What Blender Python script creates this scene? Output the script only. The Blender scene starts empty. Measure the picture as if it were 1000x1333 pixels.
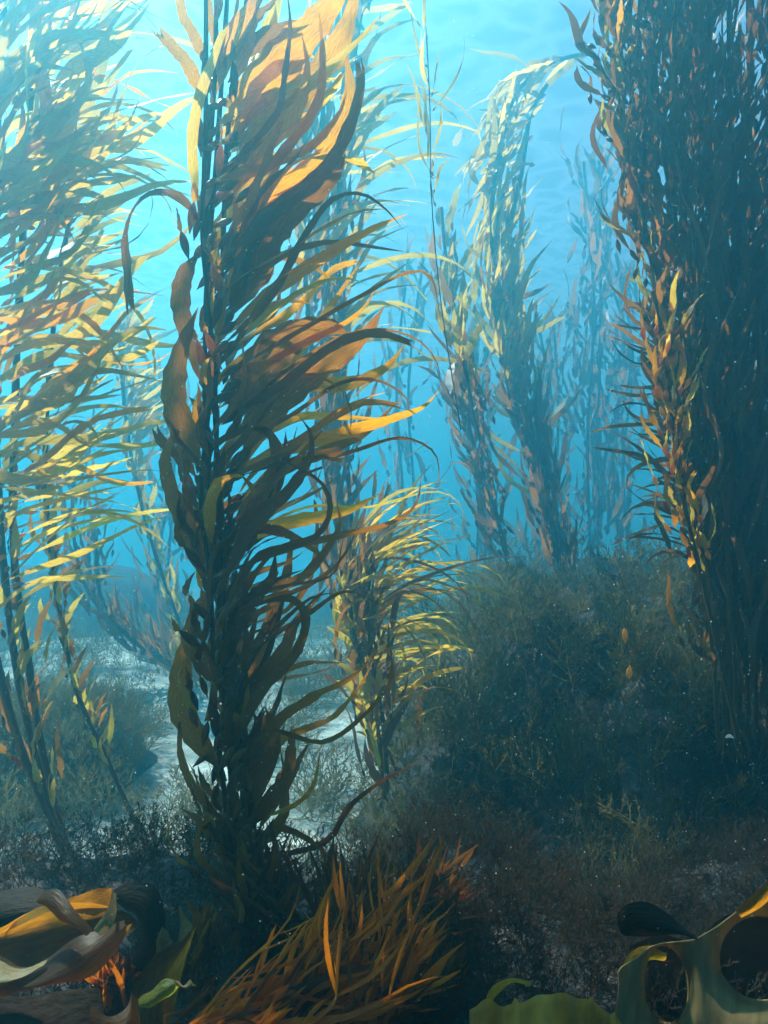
import bpy, math, random
import numpy as np
from mathutils import Vector, Matrix, noise as mnoise

S = bpy.context.scene
COL = S.collection
R = math.radians
rnd = random.Random(11)

# ------------------------------------------------------------------ camera
CAM_Z, PITCH, FPX = 1.8, R(3.0), 1154.0
cd = bpy.data.cameras.new('camera')
cam = bpy.data.objects.new('camera', cd)
COL.objects.link(cam)
cam.location = (0, 0, CAM_Z)
cam.rotation_euler = (R(90) + PITCH, 0, 0)
cd.sensor_fit = 'VERTICAL'
cd.angle = 2 * math.atan(666.5 / FPX)
cd.clip_start, cd.clip_end = 0.05, 400
S.camera = cam

# ------------------------------------------------------------------ world, sun, exposure
SUN_DIR = Vector((-0.37, 0.53, 0.83)).normalized()       # from the scene towards the sun
sun_el = math.asin(SUN_DIR.z)
sun_az = math.atan2(SUN_DIR.x, SUN_DIR.y)
W = bpy.data.worlds.new('World')
S.world = W
W.use_nodes = True
nt = W.node_tree
sky = nt.nodes.new('ShaderNodeTexSky')
sky.sky_type = 'NISHITA'
sky.sun_disc = False
sky.sun_elevation = sun_el
sky.sun_rotation = sun_az
nt.links.new(sky.outputs[0], nt.nodes['Background'].inputs[0])
nt.nodes['Background'].inputs[1].default_value = 0.055
sl = bpy.data.lights.new('sun', 'SUN')
sl.energy = 5.0
sl.angle = R(0.6)
sl.color = (1.0, 0.95, 0.86)
sun = bpy.data.objects.new('sun', sl)
COL.objects.link(sun)
sun.location = (-5, 5, 12)
sun.rotation_euler = (-SUN_DIR).to_track_quat('-Z', 'Y').to_euler()
vs = S.view_settings
vs.view_transform = 'Standard'
vs.look = 'None'
vs.gamma = 1
vs.use_curve_mapping = False
vs.exposure = 1.92
cy = S.cycles
cy.max_bounces = 7
cy.diffuse_bounces = 3
cy.glossy_bounces = 2
cy.transmission_bounces = 4
cy.volume_bounces = 3
cy.transparent_max_bounces = 12
cy.sample_clamp_indirect = 4.0
cy.use_denoising = True
cy.caustics_reflective = False
cy.caustics_refractive = False

HAZE_DENSITY = 0.106
HAZE_COLOR = (0.09, 0.52, 0.69)
HAZE_G = 0.86
SURF_Z = 6.6
# ------------------------------------------------------------------ helpers
CP, SP = math.cos(PITCH), math.sin(PITCH)


def P(px, py, d):
    """point seen at pixel (px, py) of the 1000 x 1333 photograph, d metres ahead"""
    x = (px - 500) / FPX * d
    u = (666.5 - py) / FPX * d
    return Vector((x, d * CP - u * SP, CAM_Z + d * SP + u * CP))


def m2p(d):
    return d / FPX


def catmull(pts, n):
    """n+1 evenly parametrised points through pts (any tuple length)"""
    a = np.array(pts, float)
    if len(a) == 2:
        t = np.linspace(0, 1, n + 1)[:, None]
        return a[0] * (1 - t) + a[1] * t
    seg = np.linalg.norm(np.diff(a[:, :3], axis=0), axis=1)
    cum = np.concatenate([[0], np.cumsum(seg)])
    cum /= cum[-1]
    ext = np.vstack([2 * a[0] - a[1], a, 2 * a[-1] - a[-2]])
    out = []
    for t in np.linspace(0, 1, n + 1):
        i = min(max(int(np.searchsorted(cum, t, side='right')) - 1, 0), len(a) - 2)
        u = (t - cum[i]) / max(cum[i + 1] - cum[i], 1e-9)
        p0, p1, p2, p3 = ext[i], ext[i + 1], ext[i + 2], ext[i + 3]
        out.append(0.5 * (2 * p1 + (p2 - p0) * u + (2 * p0 - 5 * p1 + 4 * p2 - p3) * u * u
                          + (3 * p1 - p0 - 3 * p2 + p3) * u ** 3))
    return np.array(out)


class MB:
    def __init__(self):
        self.v, self.f, self.uv = [], [], []

    def grid(self, rows, uvs, close=False):
        """rows: list of equal-length lists of points"""
        o = len(self.v)
        m = len(rows[0])
        for r, u in zip(rows, uvs):
            self.v.extend([tuple(p) for p in r])
            self.uv.extend(u)
        for i in range(len(rows) - 1):
            for j in range(m - 1 if not close else m):
                k = (j + 1) % m
                self.f.append((o + i * m + j, o + i * m + k, o + (i + 1) * m + k, o + (i + 1) * m + j))

    def add(self, other):
        o = len(self.v)
        self.v.extend(other.v)
        self.uv.extend(other.uv)
        self.f.extend([tuple(i + o for i in f) for f in other.f])

    def mesh(self, name, mat, off=(0, 0, 0), smooth=True):
        me = bpy.data.meshes.new(name)
        a = np.array(self.v, float).reshape(-1, 3) - np.array(off)
        me.from_pydata(a.tolist(), [], self.f)
        me.materials.append(mat)
        uvl = me.uv_layers.new(name='UVMap')
        idx = np.empty(len(me.loops), dtype=np.int32)
        me.loops.foreach_get('vertex_index', idx)
        uvl.data.foreach_set('uv', np.array(self.uv, dtype=np.float32)[idx].ravel())
        if smooth:
            me.polygons.foreach_set('use_smooth', [True] * len(me.polygons))
        me.update()
        return me

    def build(self, name, mat, parent=None, off=(0, 0, 0), smooth=True):
        o = bpy.data.objects.new(name, self.mesh(name, mat, off, smooth))
        COL.objects.link(o)
        if parent is not None:
            o.parent = parent
        return o


def wprofile(t, torn=0.0):
    """blade width along its length: thin stalk, full middle, pointed or torn tip"""
    a = min(1.0, 0.10 + (t / 0.22)) if t < 0.22 else 1.0
    b = 1.0 - (1 - torn) * max(0, (t - 0.4) / 0.6) ** 1.7
    return max(a * b, 0.02)


def ribbon(pts, W, n=12, prof=wprofile, torn=0.0, tilt=0.0, twist=0.0, ruffle=0.10, freq=5.0,
           fold=0.12, ref=Vector((0, 1, 0)), nc=3, seed=0.0):
    """a thin blade along pts (world), W = widest full width"""
    c = catmull([tuple(p) for p in pts], n)
    T = np.gradient(c, axis=0)
    T /= np.linalg.norm(T, axis=1)[:, None] + 1e-12
    t0 = Vector(T[0])
    side = t0.cross(ref)
    if side.length < 0.2:
        side = t0.cross(Vector((0, 0, 1)))
    side.normalize()
    rows, uvs = [], []
    cs = np.linspace(-1, 1, nc)
    for i in range(n + 1):
        t = i / n
        ti = Vector(T[i])
        side = (side - ti * side.dot(ti))
        side.normalize()
        ang = tilt + twist * t
        sd = Matrix.Rotation(ang, 3, ti) @ side
        nm = ti.cross(sd)
        w = W * 0.5 * prof(t, torn) * (1 + 0.10 * math.sin(seed * 7 + i * 2.3) + .05 * math.sin(i * 1.1 + seed * 31))
        row = []
        for s in cs:
            r = math.sin(freq * t * 6.283 + seed * 5 + (1.7 if s > 0 else 0)) * ruffle * abs(s)
            off = (fold * (abs(s) - 0.5) + r) * w
            row.append(Vector(c[i]) + sd * (w * s) + nm * off)
        rows.append(row)
        uvs.append([(0.5 + 0.5 * s + seed, t * 4 + seed * 3) for s in cs])
    if torn > .3:
        tl = Vector(T[-1])
        rows[-1] = [p + tl * (W * .5 * (math.sin(seed * 60 + j * 2.7) + .5 * math.sin(seed * 90 + j * 5.1))) for j, p in enumerate(rows[-1])]
        rows[-2] = [p + tl * (W * .15 * math.sin(seed * 40 + j * 2.9)) for j, p in enumerate(rows[-2])]
    m = MB()
    m.grid(rows, uvs)
    return m


def tube(pts, r, n=14, k=6, r1=None, wob=0.0):
    c = catmull([tuple(p) for p in pts], n)
    T = np.gradient(c, axis=0)
    side = None
    rows, uvs = [], []
    for i in range(n + 1):
        ti = Vector(T[i]).normalized()
        if side is None:
            side = ti.cross(Vector((0.3, 1, 0.1))).normalized()
        side = (side - ti * side.dot(ti)).normalized()
        up = ti.cross(side)
        t = i / n
        rr = (r if r1 is None else r + (r1 - r) * t) * (1 + wob * math.sin(i * 1.9))
        rows.append([Vector(c[i]) + (side * math.cos(a) + up * math.sin(a)) * rr
                     for a in [6.2832 * j / k for j in range(k)]])
        uvs.append([(j / k, t * 5) for j in range(k)])
    m = MB()
    m.grid(rows, uvs, close=True)
    return m


def bladder(p, d, L, Rr, k=7):
    """pear-shaped gas float, thin stalk at p"""
    d = Vector(d).normalized()
    s = d.cross(Vector((0.2, 1, 0.3))).normalized()
    u = d.cross(s)
    prof = [(0, .15), (.10, .25), (.25, .62), (.45, .95), (.62, 1), (.8, .78), (.93, .4), (1, .12)]
    rows, uvs = [], []
    for t, q in prof:
        rows.append([Vector(p) + d * (t * L) + (s * math.cos(a) + u * math.sin(a)) * (q * Rr)
                     for a in [6.2832 * j / k for j in range(k)]])
        uvs.append([(j / k, t) for j in range(k)])
    m = MB()
    m.grid(rows, uvs, close=True)
    return m


def empty(name, loc, label, cat, group=None):
    o = bpy.data.objects.new(name, None)
    COL.objects.link(o)
    o.location = loc
    o.empty_display_size = 0.1
    o['label'] = label
    o['category'] = cat
    if group:
        o['group'] = group
    return o


def tag(o, label=None, cat=None, group=None, kind=None):
    for k, v in (('label', label), ('category', cat), ('group', group), ('kind', kind)):
        if v:
            o[k] = v
    return o


# ------------------------------------------------------------------ materials
def newmat(name):
    m = bpy.data.materials.new(name)
    m.use_nodes = True
    m.node_tree.nodes.clear()
    return m, m.node_tree.nodes, m.node_tree.links


def kelp_mat(name, c1, c2, trans, tfac=0.45, rough=0.38, streak=1.0, spec=0.18, bump=0.6):
    """leathery seaweed: reflects c1..c2, lets light through as trans"""
    m, N, L = newmat(name)
    out = N.new('ShaderNodeOutputMaterial')
    uv = N.new('ShaderNodeUVMap')
    mp = N.new('ShaderNodeMapping')
    mp.inputs['Scale'].default_value = (9, 2.2, 1)
    L.new(uv.outputs[0], mp.inputs[0])
    ns = N.new('ShaderNodeTexNoise')
    ns.inputs['Scale'].default_value = 2.2
    ns.inputs['Detail'].default_value = 4
    L.new(mp.outputs[0], ns.inputs['Vector'])
    tc = N.new('ShaderNodeTexCoord')
    n2 = N.new('ShaderNodeTexNoise')
    n2.inputs['Scale'].default_value = 38
    n2.inputs['Detail'].default_value = 5
    L.new(tc.outputs['Object'], n2.inputs['Vector'])
    oi = N.new('ShaderNodeObjectInfo')
    mr = N.new('ShaderNodeMath')
    mr.operation = 'MULTIPLY_ADD'
    L.new(oi.outputs['Random'], mr.inputs[0])
    mr.inputs[1].default_value = 0.7
    L.new(n2.outputs[0], mr.inputs[2])
    sb = N.new('ShaderNodeMath')
    sb.operation = 'SUBTRACT'
    sb.use_clamp = True
    L.new(mr.outputs[0], sb.inputs[0])
    sb.inputs[1].default_value = 0.5
    mix = N.new('ShaderNodeMix')
    mix.data_type = 'RGBA'
    mix.inputs['A'].default_value = (*c1, 1)
    mix.inputs['B'].default_value = (*c2, 1)
    L.new(sb.outputs[0], mix.inputs['Factor'])
    # streaks darken a little
    rp = N.new('ShaderNodeMapRange')
    rp.inputs['From Min'].default_value = 0.3
    rp.inputs['From Max'].default_value = 0.7
    rp.inputs['To Min'].default_value = 0.62
    rp.inputs['To Max'].default_value = 1.15
    L.new(ns.outputs[0], rp.inputs['Value'])
    mul = N.new('ShaderNodeVectorMath')
    mul.operation = 'SCALE'
    L.new(mix.outputs['Result'], mul.inputs[0])
    L.new(rp.outputs[0], mul.inputs['Scale'])
    mult = N.new('ShaderNodeVectorMath')
    mult.operation = 'SCALE'
    mult.inputs[0].default_value = trans
    L.new(rp.outputs[0], mult.inputs['Scale'])
    bp = N.new('ShaderNodeBump')
    bp.inputs['Strength'].default_value = bump
    bp.inputs['Distance'].default_value = 0.004
    L.new(ns.outputs[0], bp.inputs['Height'])
    pb = N.new('ShaderNodeBsdfPrincipled')
    pb.inputs['Roughness'].default_value = rough
    pb.inputs['Specular IOR Level'].default_value = spec
    L.new(mul.outputs[0], pb.inputs['Base Color'])
    L.new(bp.outputs[0], pb.inputs['Normal'])
    tr = N.new('ShaderNodeBsdfTranslucent')
    L.new(mult.outputs[0], tr.inputs['Color'])
    L.new(bp.outputs[0], tr.inputs['Normal'])
    ms = N.new('ShaderNodeMixShader')
    ms.inputs[0].default_value = tfac
    L.new(pb.outputs[0], ms.inputs[1])
    L.new(tr.outputs[0], ms.inputs[2])
    L.new(ms.outputs[0], out.inputs[0])
    return m


M = {}
M['amber'] = kelp_mat('amber_kelp_blade', (.18, .075, .006), (.42, .19, .014), (1.0, .39, .004), .64)
M['brown'] = kelp_mat('brown_kelp_blade', (.085, .034, .007), (.20, .080, .014), (.62, .22, .015), .42)
M['gold'] = kelp_mat('sunlit_golden_kelp_blade', (.36, .17, .03), (.62, .36, .08), (1.0, .60, .06), .60)  # golden blade; on crowns and lit rows sunlight is put into its colour
M['olive'] = kelp_mat('olive_kelp_blade', (.14, .085, .016), (.32, .20, .04), (.95, .60, .07), .52)
M['shade'] = kelp_mat('shaded_brown_kelp_blade', (.11, .045, .022), (.23, .095, .045), (.45, .16, .03), .32)  # brown blade copy for kelp in shade, the shade put into its colour
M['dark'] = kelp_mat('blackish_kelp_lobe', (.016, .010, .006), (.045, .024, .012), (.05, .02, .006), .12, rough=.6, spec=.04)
M['stipe'] = kelp_mat('kelp_stipe', (.11, .048, .014), (.22, .095, .025), (.30, .12, .02), .12)
M['float'] = kelp_mat('kelp_gas_float', (.20, .085, .015), (.38, .17, .03), (.9, .36, .04), .30, rough=.22)
M['algae'] = kelp_mat('feathery_brown_algae', (.045, .036, .018), (.19, .14, .055), (.34, .25, .07), .32, rough=.6)
M['turf'] = kelp_mat('turf_algae', (.018, .014, .012), (.075, .048, .028), (.14, .08, .035), .25, rough=.7)
M['yturf'] = kelp_mat('yellow_algae', (.16, .12, .03), (.34, .26, .06), (.55, .42, .08), .35, rough=.5)
M['orange'] = kelp_mat('sunlit_orange_algae', (.58, .070, .004), (.88, .24, .010), (1.0, .25, .005), .50, rough=.28)  # orange algae with the sunlight on the front fronds put into its colour
M['redbrown'] = kelp_mat('shaded_red_brown_algae', (.060, .016, .008), (.17, .050, .014), (.38, .10, .02), .30, rough=.35)  # red brown algae with the shade behind the sunlit tuft put into its colour
M['bull'] = kelp_mat('bull_kelp_strap', (.045, .022, .004), (.12, .055, .008), (.70, .24, .010), .52, rough=.42, spec=.10, bump=.35)
M['bullgrey'] = kelp_mat('pale_bull_kelp', (.20, .13, .05), (.33, .23, .09), (.50, .32, .08), .30, rough=.42, spec=.12, bump=.35)
M['lime'] = kelp_mat('lime_green_blade', (.12, .13, .015), (.26, .22, .02), (.50, .50, .03), .45, rough=.25)
M['bullolive'] = kelp_mat('olive_bull_kelp', (.44, .20, .015), (.56, .29, .03), (.9, .42, .02), .40, rough=.4, spec=.1, bump=.4)
M['pale'] = kelp_mat('bleached_kelp_scrap', (.6, .6, .5), (.8, .8, .7), (.9, .9, .8), .4)


def rock_mat(name, dark, mid, pale, cover=.5, scale=5):
    m, N, L = newmat(name)
    out = N.new('ShaderNodeOutputMaterial')
    tc = N.new('ShaderNodeTexCoord')
    a = N.new('ShaderNodeTexNoise')
    a.inputs['Scale'].default_value = scale
    a.inputs['Detail'].default_value = 10
    a.inputs['Roughness'].default_value = .68
    L.new(tc.outputs['Object'], a.inputs['Vector'])
    rp = N.new('ShaderNodeValToRGB')
    e = rp.color_ramp.elements
    e[0].position, e[0].color = .38, (*dark, 1)
    e[1].position, e[1].color = .80, (*pale, 1)
    x = rp.color_ramp.elements.new(cover + .08)
    x.color = (*mid, 1)
    L.new(a.outputs[0], rp.inputs[0])
    b = N.new('ShaderNodeTexNoise')
    b.inputs['Scale'].default_value = 30
    b.inputs['Detail'].default_value = 8
    L.new(tc.outputs['Object'], b.inputs['Vector'])
    bp = N.new('ShaderNodeBump')
    bp.inputs['Strength'].default_value = .8
    bp.inputs['Distance'].default_value = .03
    L.new(b.outputs[0], bp.inputs['Height'])
    pb = N.new('ShaderNodeBsdfPrincipled')
    pb.inputs['Roughness'].default_value = .85
    L.new(rp.outputs[0], pb.inputs['Base Color'])
    L.new(bp.outputs[0], pb.inputs['Normal'])
    L.new(pb.outputs[0], out.inputs[0])
    return m


M['rock'] = rock_mat('encrusted_reef_rock', (.012, .010, .011), (.035, .026, .024), (.20, .18, .18), .55)
M['rubble'] = rock_mat('encrusted_rubble', (.02, .016, .016), (.07, .05, .045), (.38, .35, .34), .55)
M['sand'] = rock_mat('pale_sand', (.07, .07, .06), (.50, .50, .45), (.92, .91, .85), .53, 1.6)

# ------------------------------------------------------------------ water: surface and haze
wm, N, L = newmat('dapple_patterned_water')
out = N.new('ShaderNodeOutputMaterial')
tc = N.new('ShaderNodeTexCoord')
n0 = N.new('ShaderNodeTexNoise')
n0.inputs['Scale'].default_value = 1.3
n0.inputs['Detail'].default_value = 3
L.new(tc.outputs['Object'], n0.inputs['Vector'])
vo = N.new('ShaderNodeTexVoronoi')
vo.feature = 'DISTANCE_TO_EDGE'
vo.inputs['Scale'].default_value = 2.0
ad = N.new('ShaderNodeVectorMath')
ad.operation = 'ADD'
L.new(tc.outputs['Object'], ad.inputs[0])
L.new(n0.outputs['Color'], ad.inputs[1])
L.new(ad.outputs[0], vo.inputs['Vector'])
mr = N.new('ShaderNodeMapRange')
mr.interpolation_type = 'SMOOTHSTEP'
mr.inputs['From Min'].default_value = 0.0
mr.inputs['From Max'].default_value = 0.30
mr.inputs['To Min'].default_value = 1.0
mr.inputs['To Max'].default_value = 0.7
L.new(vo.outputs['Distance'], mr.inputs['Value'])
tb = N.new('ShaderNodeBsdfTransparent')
L.new(mr.outputs[0], tb.inputs['Color'])  # dapple pattern painted into the transparency, in place of wave-focused sunlight
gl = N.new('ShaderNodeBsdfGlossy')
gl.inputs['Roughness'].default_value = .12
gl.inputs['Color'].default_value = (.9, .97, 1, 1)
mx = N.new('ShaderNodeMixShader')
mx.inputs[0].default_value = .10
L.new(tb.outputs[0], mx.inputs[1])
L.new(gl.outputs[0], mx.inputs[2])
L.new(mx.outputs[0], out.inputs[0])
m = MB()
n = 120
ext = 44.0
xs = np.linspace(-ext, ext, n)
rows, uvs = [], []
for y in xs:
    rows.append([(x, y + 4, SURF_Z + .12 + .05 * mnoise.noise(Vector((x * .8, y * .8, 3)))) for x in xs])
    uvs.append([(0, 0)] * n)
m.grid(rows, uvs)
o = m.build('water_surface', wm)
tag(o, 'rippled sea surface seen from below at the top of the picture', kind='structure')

hm, N, L = newmat('sea_water_haze')
out = N.new('ShaderNodeOutputMaterial')
pv = N.new('ShaderNodeVolumePrincipled')
pv.inputs['Color'].default_value = (*HAZE_COLOR, 1)
pv.inputs['Absorption Color'].default_value = (0, .04, .06, 1)
pv.inputs['Density'].default_value = HAZE_DENSITY
pv.inputs['Anisotropy'].default_value = HAZE_G
L.new(pv.outputs[0], out.inputs['Volume'])
m = MB()
a, z0, z1 = 42.0, -1.6, SURF_Z
c = [(-a, -a + 4, z0), (a, -a + 4, z0), (a, a + 4, z0), (-a, a + 4, z0), (-a, -a + 4, z1), (a, -a + 4, z1), (a, a + 4, z1), (-a, a + 4, z1)]
m.v = c
m.uv = [(0, 0)] * 8
m.f = [(0, 3, 2, 1), (4, 5, 6, 7), (0, 1, 5, 4), (1, 2, 6, 5), (2, 3, 7, 6), (3, 0, 4, 7)]
o = m.build('haze', hm, smooth=False)
tag(o, 'blue green water haze filling the kelp forest', kind='stuff')


# ------------------------------------------------------------------ terrain
def fbm(x, y, s, seed=0.0, o=5):
    return mnoise.fractal(Vector((x * s + seed, y * s - seed, seed)), 1.0, 2.0, o)


def sstep(a, b, x):
    t = min(1, max(0, (x - a) / (b - a)))
    return t * t * (3 - 2 * t)


def z_sand(x, y):
    return .50 + .05 * min(max(y - 3.5, 0), 6) + .05 * fbm(x, y, .8, 2) + .012 * math.sin(y * 9 + x * 2 + 2 * fbm(x, y, .7))


def z_ledge(x, y):
    e = 2.40 + .25 * fbm(x, 0, 1.4, 7) + .45 * sstep(.3, 1.4, x)
    return -.3 + 1.34 * (1 - sstep(e - .15, e + .75, y)) + .07 * fbm(x, y, 2.2, 4) - .16 * sstep(.1, .8, x) * sstep(1.2, 2.2, y)


def z_slope(x, y):
    s = (.62 * sstep(-.55, .05, x - .10 * (y - 4) + .2 * fbm(y, 1, .9, 8)) + .38 * sstep(.1, 1.1, x + .10 * (y - 4) + .3 * fbm(y, 1, 1.3, 8))) * (1 - sstep(8.3, 10.4, y)) * sstep(1.6, 2.6, y)
    return -.3 + s * (1.0 + .66 * sstep(2.2, 4.8, y)) + .48 * fbm(x, y, 1.5, 5) * s + .05 * fbm(x, y, 4, 9) * s


def z_left(x, y):
    r = math.hypot((x + 2.25) / 2.0, (y - 5.0) / 1.6)
    s = 1 - sstep(.25, 1.15, r + .15 * fbm(x, y, 1.2, 3))
    return -.3 + s * 1.12 + .10 * fbm(x, y, 2.4, 6) * s


def sheet(name, fn, x0, x1, y0, y1, nx, ny, mat, label):
    m = MB()
    rows, uvs = [], []
    for y in np.linspace(y0, y1, ny):
        rows.append([(x, y, fn(x, y)) for x in np.linspace(x0, x1, nx)])
        uvs.append([(x, y) for x in np.linspace(x0, x1, nx)])
    m.grid(rows, uvs)
    o = m.build(name, mat)
    return tag(o, label, kind='structure')


sheet('seabed', z_sand, -36, 36, -32, 44, 170, 180, M['sand'], 'pale sandy seabed between the reefs')
sheet('reef_ledge', z_ledge, -3.2, 3.2, -2.0, 4.4, 120, 120, M['rock'], 'dark rock ledge under the nearest seaweeds')
sheet('reef_slope', z_slope, -1.2, 7.5, 1.4, 10.8, 140, 140, M['rock'], 'encrusted reef slope rising behind on the right')
sheet('reef_mound', z_left, -5.0, .2, 2.6, 7.6, 90, 90, M['rock'], 'low weedy reef mound beyond the sand channel')


def far_mound(cx, cy, r, h, seed):
    def fn(x, y):
        q = math.hypot(x - cx, (y - cy) * 1.2) / r
        return -.2 + (1 - sstep(.1, 1.1, q + .15 * fbm(x, y, .9, seed))) * h
    sheet('reef_mound', fn, cx - r * 1.3, cx + r * 1.3, cy - r * 1.1, cy + r * 1.1, 50, 50, M['rock'], 'far reef mound fading into blue water')


far_mound(-.70, 7.4, .9, .95, 31)
far_mound(-4.6, 13.0, 4.0, 1.9, 33)
far_mound(-.4, 14.5, 3.0, 1.7, 34)
far_mound(-1.9, 9.2, 1.6, 1.25, 21)
far_mound(3.2, 13.4, 3.6, 2.0, 22)
far_mound(-5.2, 10.0, 2.2, 1.6, 23)


# ------------------------------------------------------------------ kelp
def blade_path(p, ang0, ang1, L, dy, curl=0.0, n=6, wav=0.0):
    """points of a blade that leaves p at image angle ang0 and bends to ang1 (degrees, 0 right, 90 up)"""
    pts = [Vector(p)]
    q = Vector(p)
    ph = rnd.uniform(0, 6.28)
    for i in range(n):
        t = (i + .5) / n
        a = R(ang0 + (ang1 - ang0) * t ** 1.2 + curl * t * t) + wav * math.sin(ph + t * 6)
        d = Vector((math.cos(a), dy + .25 * math.sin(ph + t * 4), math.sin(a))).normalized()
        q = q + d * (L / n)
        pts.append(q.copy())
    return pts


def lerp2(a, t):
    return a[0] + (a[1] - a[0]) * t


def kelp(label, stipes, runs, root_at, heroes=(), group=None, stipe_w=6, float_px=(7, 24), float_child=False,
         mats=('amber',), maxparts=280, name='giant_kelp', nseg=10, cat='kelp', stipe_mat='stipe', holdfast=True):
    """stipes: [(pts(px,py,d)), ...]; runs: dict(s=stipe indices, n, t=(t0,t1), a0=(start,end), a1=(start,end), L, w, ...)"""
    base = P(*root_at)
    root = empty(name, base, label, cat, group)
    curves = []
    for st in stipes:
        pts = [P(*p) for p in st]
        curves.append(catmull([tuple(p) for p in pts], 60))
        d = st[0][2]
        tube(pts, stipe_w * m2p(d) * .5, n=34, k=6, wob=.12).build('stipe', M[stipe_mat], root, base)
    blades = []
    for h in heroes:
        pts = [P(*p) for p in h['p']]
        d = h['p'][0][2]
        W = h['w'] * m2p(d) * (.80 if h['w'] < 45 else 1.0)
        Ln = sum((pts[i + 1] - pts[i]).length for i in range(len(pts) - 1))
        mb = ribbon(pts, W, n=h.get('n', 22), torn=h.get('torn', 0), tilt=h.get('tilt', rnd.uniform(-.4, .4)),
                    twist=h.get('twist', rnd.uniform(-.8, .8)), ruffle=h.get('ruf', .14), freq=h.get('fr', 5),
                    nc=7 if h['w'] > 18 else 5 if h.get('torn') else 3, prof=h.get('prof', wprofile), fold=h.get('fold', .15), seed=rnd.random())
        fl = None
        if h.get('float', True):
            dr = (pts[1] - pts[0]).normalized()
            fl = bladder(pts[0] - dr * 20 * m2p(d), dr, 30 * m2p(d), 5.5 * m2p(d))
        blades.append((1e3 + Ln, mb, fl, h.get('m', 'amber')))
    for r in runs:
        for k in range(r['n']):
            ci = rnd.choice(r.get('s', list(range(len(curves)))))
            c = curves[ci]
            d0 = stipes[ci][0][2]
            px = m2p(d0)
            u = (k + rnd.random()) / r['n']
            t = lerp2(r['t'], u)
            i = min(int(t * 60), 59)
            f = t * 60 - i
            p = Vector(c[i] * (1 - f) + c[i + 1] * f)
            sp = r.get('spread', 8) * px
            p += Vector((rnd.gauss(0, sp), rnd.gauss(0, sp * 1.2) - r.get('front', 0), 0))
            a0 = lerp2(r['a0'], u) + rnd.gauss(0, r.get('sa', 16))
            a1 = lerp2(r['a1'], u) + rnd.gauss(0, r.get('sb', 20))
            L = rnd.uniform(*r['L']) * px
            w = rnd.uniform(*r['w']) * px
            pts = blade_path(p, a0, a1, L, rnd.gauss(r.get('dy', 0), r.get('sdy', .45)), curl=rnd.gauss(0, r.get('curl', 15)),
                             wav=r.get('wav', .12))
            dr = (pts[1] - pts[0]).normalized()
            fl = None
            if rnd.random() < r.get('pf', .8):
                fl_len = rnd.uniform(.8, 1.2) * float_px[1] * px * r.get('fs', 1)
                fl = bladder(pts[0], dr, fl_len, float_px[0] * .5 * px * r.get('fs', 1) ** .5, k=6 if float_child else 5)
                pts = [q + dr * fl_len * .93 for q in pts]
            mb = ribbon(pts, w, n=r.get('nseg', nseg), torn=rnd.choice([0, 0, 0, .5]), tilt=rnd.gauss(0, r.get('tilt', .7)),
                        twist=rnd.gauss(0, 1.3), ruffle=r.get('ruf', .24), freq=rnd.uniform(2.5, 5), nc=3, seed=rnd.random())
            blades.append((L, mb, fl, rnd.choice(r.get('m', mats))))
    blades.sort(key=lambda b: -b[0])
    rest = {}
    for i, (L, mb, fl, mat) in enumerate(blades):
        if i < maxparts:
            if fl is not None and not float_child:
                mb.add(fl)
                fl = None
            b = mb.build('blade', M[mat], root, base)
            if fl is not None:
                fl.build('gas_float', M['float'], b, base)
        else:
            if fl is not None:
                mb.add(fl)
            rest.setdefault(mat, MB()).add(mb)
    first = None
    for k, (mat, mb) in enumerate(rest.items()):
        if first is None:
            first = MB()
            mats_used = []
        nf = len(first.f)
        first.add(mb)
        mats_used.append((mat, nf, len(first.f)))
    if first is not None:
        o = first.build('small_blades', M[mats_used[0][0]], root, base)
        for k, (mat, a, b) in enumerate(mats_used):
            if k:
                o.data.materials.append(M[mat])
            for f in range(a, b):
                o.data.polygons[f].material_index = k
        o['kind'] = 'stuff'
    if not holdfast:
        return root
    # holdfast: a knot of short roots
    hm_ = MB()
    d = root_at[2]
    for k in range(14):
        a = k / 14 * 6.283
        q = Vector((math.cos(a) * rnd.uniform(.03, .07), math.sin(a) * rnd.uniform(.03, .07), -rnd.uniform(.03, .08)))
        hm_.add(tube([base + Vector((0, 0, .03)), base + q * .6 + Vector((0, 0, .03)), base + q], .006, n=5, k=5, r1=.003))
    hm_.build('holdfast', M['stipe'], root, base)
    return root


D = 2.0
H = []


def h(pts, w, **k):
    dd = k.pop('d', D)
    sl = k.pop('sl', 0.0)
    n_ = len(pts)
    k['p'] = [(x, y, dd + sl * i / max(n_ - 1, 1)) for i, (x, y) in enumerate(pts)]
    k['w'] = w
    H.append(k)


# hero blades of the near kelp, as they stand in the photograph
h([(268, 318), (255, 280), (228, 254), (195, 252), (172, 275), (163, 310), (166, 350), (170, 402)], 19, torn=.9, m='brown', tilt=.2, twist=.3, ruf=.08, d=1.95, prof=lambda t, q: [.05,.5,.9,.75,.5,.25,.5,.85,1,1,1][min(10, int(t * 10.5))])
h([(262, 125), (245, 85), (225, 62), (208, 42)], 24, torn=.95, m='amber', tilt=.2, twist=.3, ruf=.05)
h([(268, 85), (252, 45), (238, 20), (232, -20)], 19, torn=.6, m='amber', tilt=.1, twist=.4)
h([(288, 70), (275, 30), (272, -20)], 15, m='amber')
h([(305, 180), (325, 130), (370, 75), (425, 15), (470, -40)], 50, m='amber', ruf=.34, fr=4, tilt=.25, twist=.4, d=2.02)
h([(308, 230), (345, 165), (390, 120), (440, 60), (470, -30)], 46, m='amber', ruf=.34, fr=4.5, tilt=-.3, twist=.5, d=2.06, sl=.1)
h([(310, 150), (335, 95), (350, 40), (372, -30)], 34, m='gold', ruf=.2, tilt=.4, d=2.08, sl=.15)
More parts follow.
